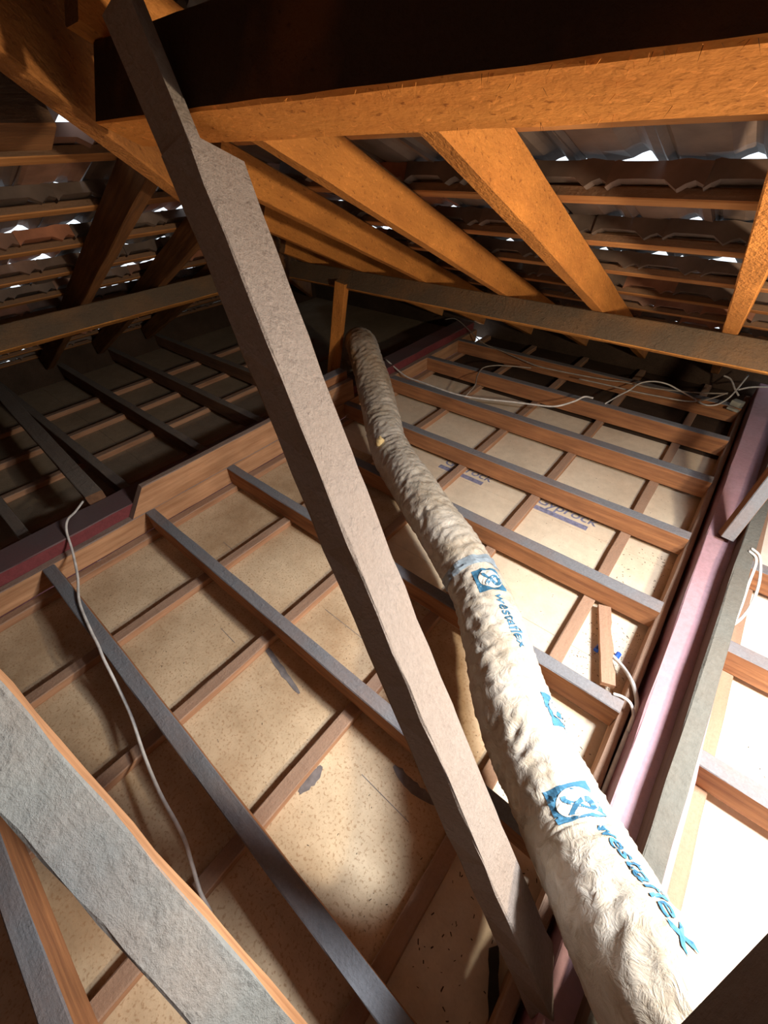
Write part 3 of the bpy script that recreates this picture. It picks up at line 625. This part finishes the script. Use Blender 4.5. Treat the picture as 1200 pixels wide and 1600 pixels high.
# torn black strap by the foot of the big strut
vs = []; L_ = 0.15
for i in range(9):
    a = i / 8; wv = 0.011 + 0.0015 * math.sin(i * 2.1)
    for k in (-1, 1):
        for z in (0, 0.003): vs.append((L_ * a - (0.010 if (i == 0 and k > 0) else 0), k * wv, z))
fs = []
for i in range(8):
    q0, q1 = 4 * i, 4 * i + 4
    for a, b_ in ((0, 1), (1, 3), (3, 2), (2, 0)): fs.append((q0 + a, q0 + b_, q1 + b_, q1 + a))
fs += [(0, 1, 3, 2), (32, 33, 35, 34)]; k = len(vs)
vs += [(0.004, 0.006, 0), (0.004, 0.011, 0), (0.004, 0.0085, 0.003), (-0.03, 0.0108, 0.001)]; fs += [(k, k + 1, k + 2), (k, k + 1, k + 3), (k + 1, k + 2, k + 3), (k, k + 2, k + 3)]
st = mesh_obj('black_strap', vs, fs, 'black', None, frame((0.146, 0.150, -0.118), (0.197, 0.05, -0.10), (0, 0, 1)))
tag(st, 'torn black plastic strap beside the foot of the big strut', 'strap')

# ------------------------------------------------------------------ print, smears and crumbs on the boards
bd = [c for c in floor.children if abs(c.data.vertices[0].co.y - 1.6315) < 0.01 and c.data.vertices[0].co.x < -1.8][0]
def stamp(txt, x, y, size, sx=1.0):
    vs, fs = text_mesh(txt, 1.0, 0.15, 0.01)
    o = mesh_obj('printed_lettering', [(x + p[0] * size * sx, y + p[1] * size, ZS + 0.0008) for p in vs], fs, 'ink_board', bd); return o
def bar(x0, x1, y0, y1): return mesh_obj('printed_bar', [(x0, y0, ZS + 0.0007), (x1, y0, ZS + 0.0007), (x1, y1, ZS + 0.0007), (x0, y1, ZS + 0.0007)], [(0, 1, 2, 3)], 'ink_board', bd)
for ox in (-0.455, -1.02, -1.58):
    stamp('Gyprock', ox, 1.70, 0.085); bar(ox - 0.01, ox + 0.27, 1.648, 1.680); 
    stamp('PLASTERBOARD', ox + 0.02, 1.672, 0.010, 1.6)
    stamp('1 3 4 8 M', ox + 0.075, 1.634 + 0.0, 0.018, 1.2) if False else None
bs = [c for c in floor.children if c.data.materials[0] == M['board_brown']][0]
def smear(pts, wdt, sd):
    C = spline([(x, y, 0) for x, y in pts], 6); vs, fs = [], []
    for i, c in enumerate(C):
        t = (C[min(i + 1, len(C) - 1)] - C[max(i - 1, 0)]).normalized(); n_ = V((-t.y, t.x, 0)); e = math.sin(math.pi * (i + .4) / len(C)) ** .5
        for k in (-1, 1):
            d = wdt / 2 * e * (1 + 0.5 * noise.noise(V((i * .8, k * 3, sd)))); q_ = c + n_ * k * d; vs.append((q_.x, q_.y, ZS + 0.001))
    for i in range(len(C) - 1): fs.append((2 * i, 2 * i + 1, 2 * i + 3, 2 * i + 2))
    o = mesh_obj('putty_smear', vs, fs, 'putty', bs); return o
smear([(-0.93, 0.31), (-0.80, 0.285), (-0.66, 0.265)], 0.022, 1); smear([(-0.44, 0.16), (-0.435, 0.12), (-0.44, 0.07)], 0.03, 2); smear([(-0.27, 0.30), (-0.2, 0.292), (-0.12, 0.30)], 0.03, 3)
def pencil(x0, x1, y, nm='pencil_line'):
    return mesh_obj(nm, [(x0, y, ZS + .0006), (x1, y - .003, ZS + .0006), (x1, y - .001, ZS + .0006), (x0, y + .002, ZS + .0006)], [(0, 1, 2, 3)], 'putty', bs)
pencil(-0.84, -0.60, 0.56); pencil(-1.10, -1.0, 0.24); pencil(-0.33, -0.15, 0.22); pencil(-1.5, -1.39, 0.52)
rr = random.Random(21); vs, fs = [], []
def crumb(x, y, r):
    k = len(vs); a = rr.uniform(0, 6.28); l = r * rr.uniform(1, 2.2); c_, s_ = math.cos(a), math.sin(a)
    for dx, dy, dz in ((-l, -r * .5, 0), (l, -r * .4, 0), (l * .8, r * .5, 0), (-l * .7, r * .5, 0), (0, 0, r * 0.9)):
        vs.append((x + dx * c_ - dy * s_, y + dx * s_ + dy * c_, ZS + dz))
    fs.extend([(k, k + 1, k + 4), (k + 1, k + 2, k + 4), (k + 2, k + 3, k + 4), (k + 3, k, k + 4), (k, k + 3, k + 2, k + 1)])
BX = (-1.795, -1.35, -0.903, -0.47, -0.033)
def free(x): return all(abs(x - b_) > 0.028 for b_ in BX) and x < 0.18
def scatter(n, x0, x1, y0, y1, r0, r1):
    i = 0
    while i < n:
        x, y = rr.uniform(x0, x1), rr.uniform(y0, y1)
        if free(x) or x > 0.46: crumb(x, y, rr.uniform(r0, r1)); i += 1
scatter(260, -0.0, 0.18, 0.87, 1.23, .0007, .0024); scatter(90, 0.0, 0.18, 1.33, 1.69, .001, .003); scatter(120, -0.45, 0.0, 0.87, 1.69, .0007, .002)
scatter(150, 0.0, 0.18, -0.02, 0.78, .001, .003); scatter(160, -1.7, 0.1, 1.77, 2.15, .0008, .002); scatter(220, -1.7, -0.05, -0.02, 0.62, .0007, .002); scatter(40, 0.5, 0.8, 0.86, 1.2, .001, .003)
tag(mesh_obj('crumbs', vs, fs, 'debris'), 'dark crumbs of dirt scattered over the ceiling boards', 'debris', kind='stuff')
print('tiles', nt_r, nt_l)

# torn fibres hanging along the lower edge of the overhead purlin
up_ = [o for o in COL.objects if o.get('label', '').startswith('massive overhead purlin')][0]
rr = random.Random(4); vs, fs = [], []
pf = V((0, 0.438, ZR - T * 0.438)) - nR * 0.1005
for i in range(420):
    x = -0.55 + 1.1 * rr.random() ** 0.6; d = rr.random() if rr.random() < 0.55 else 0.0
    p = V((x, pf.y, pf.z)) + sR * (0.075 * d); l = rr.uniform(0.003, 0.010); k = len(vs)
    dr = V((rr.uniform(-1, 1), rr.uniform(-.6, .6), rr.uniform(-1, .2))).normalized() * l; wv = V((rr.uniform(-1, 1), rr.uniform(-1, 1), 0)).normalized() * 0.0003
    vs += [p + nR * 0.001 - wv, p + nR * 0.001 + wv, p + dr + V((0, 0, -0.001))]; fs.append((k, k + 1, k + 2))
o = mesh_obj('wood_fibres', vs, fs, 'purlin_dark'); o.parent = up_; o.matrix_parent_inverse = up_.matrix_basis.inverted(); o['kind'] = 'stuff'
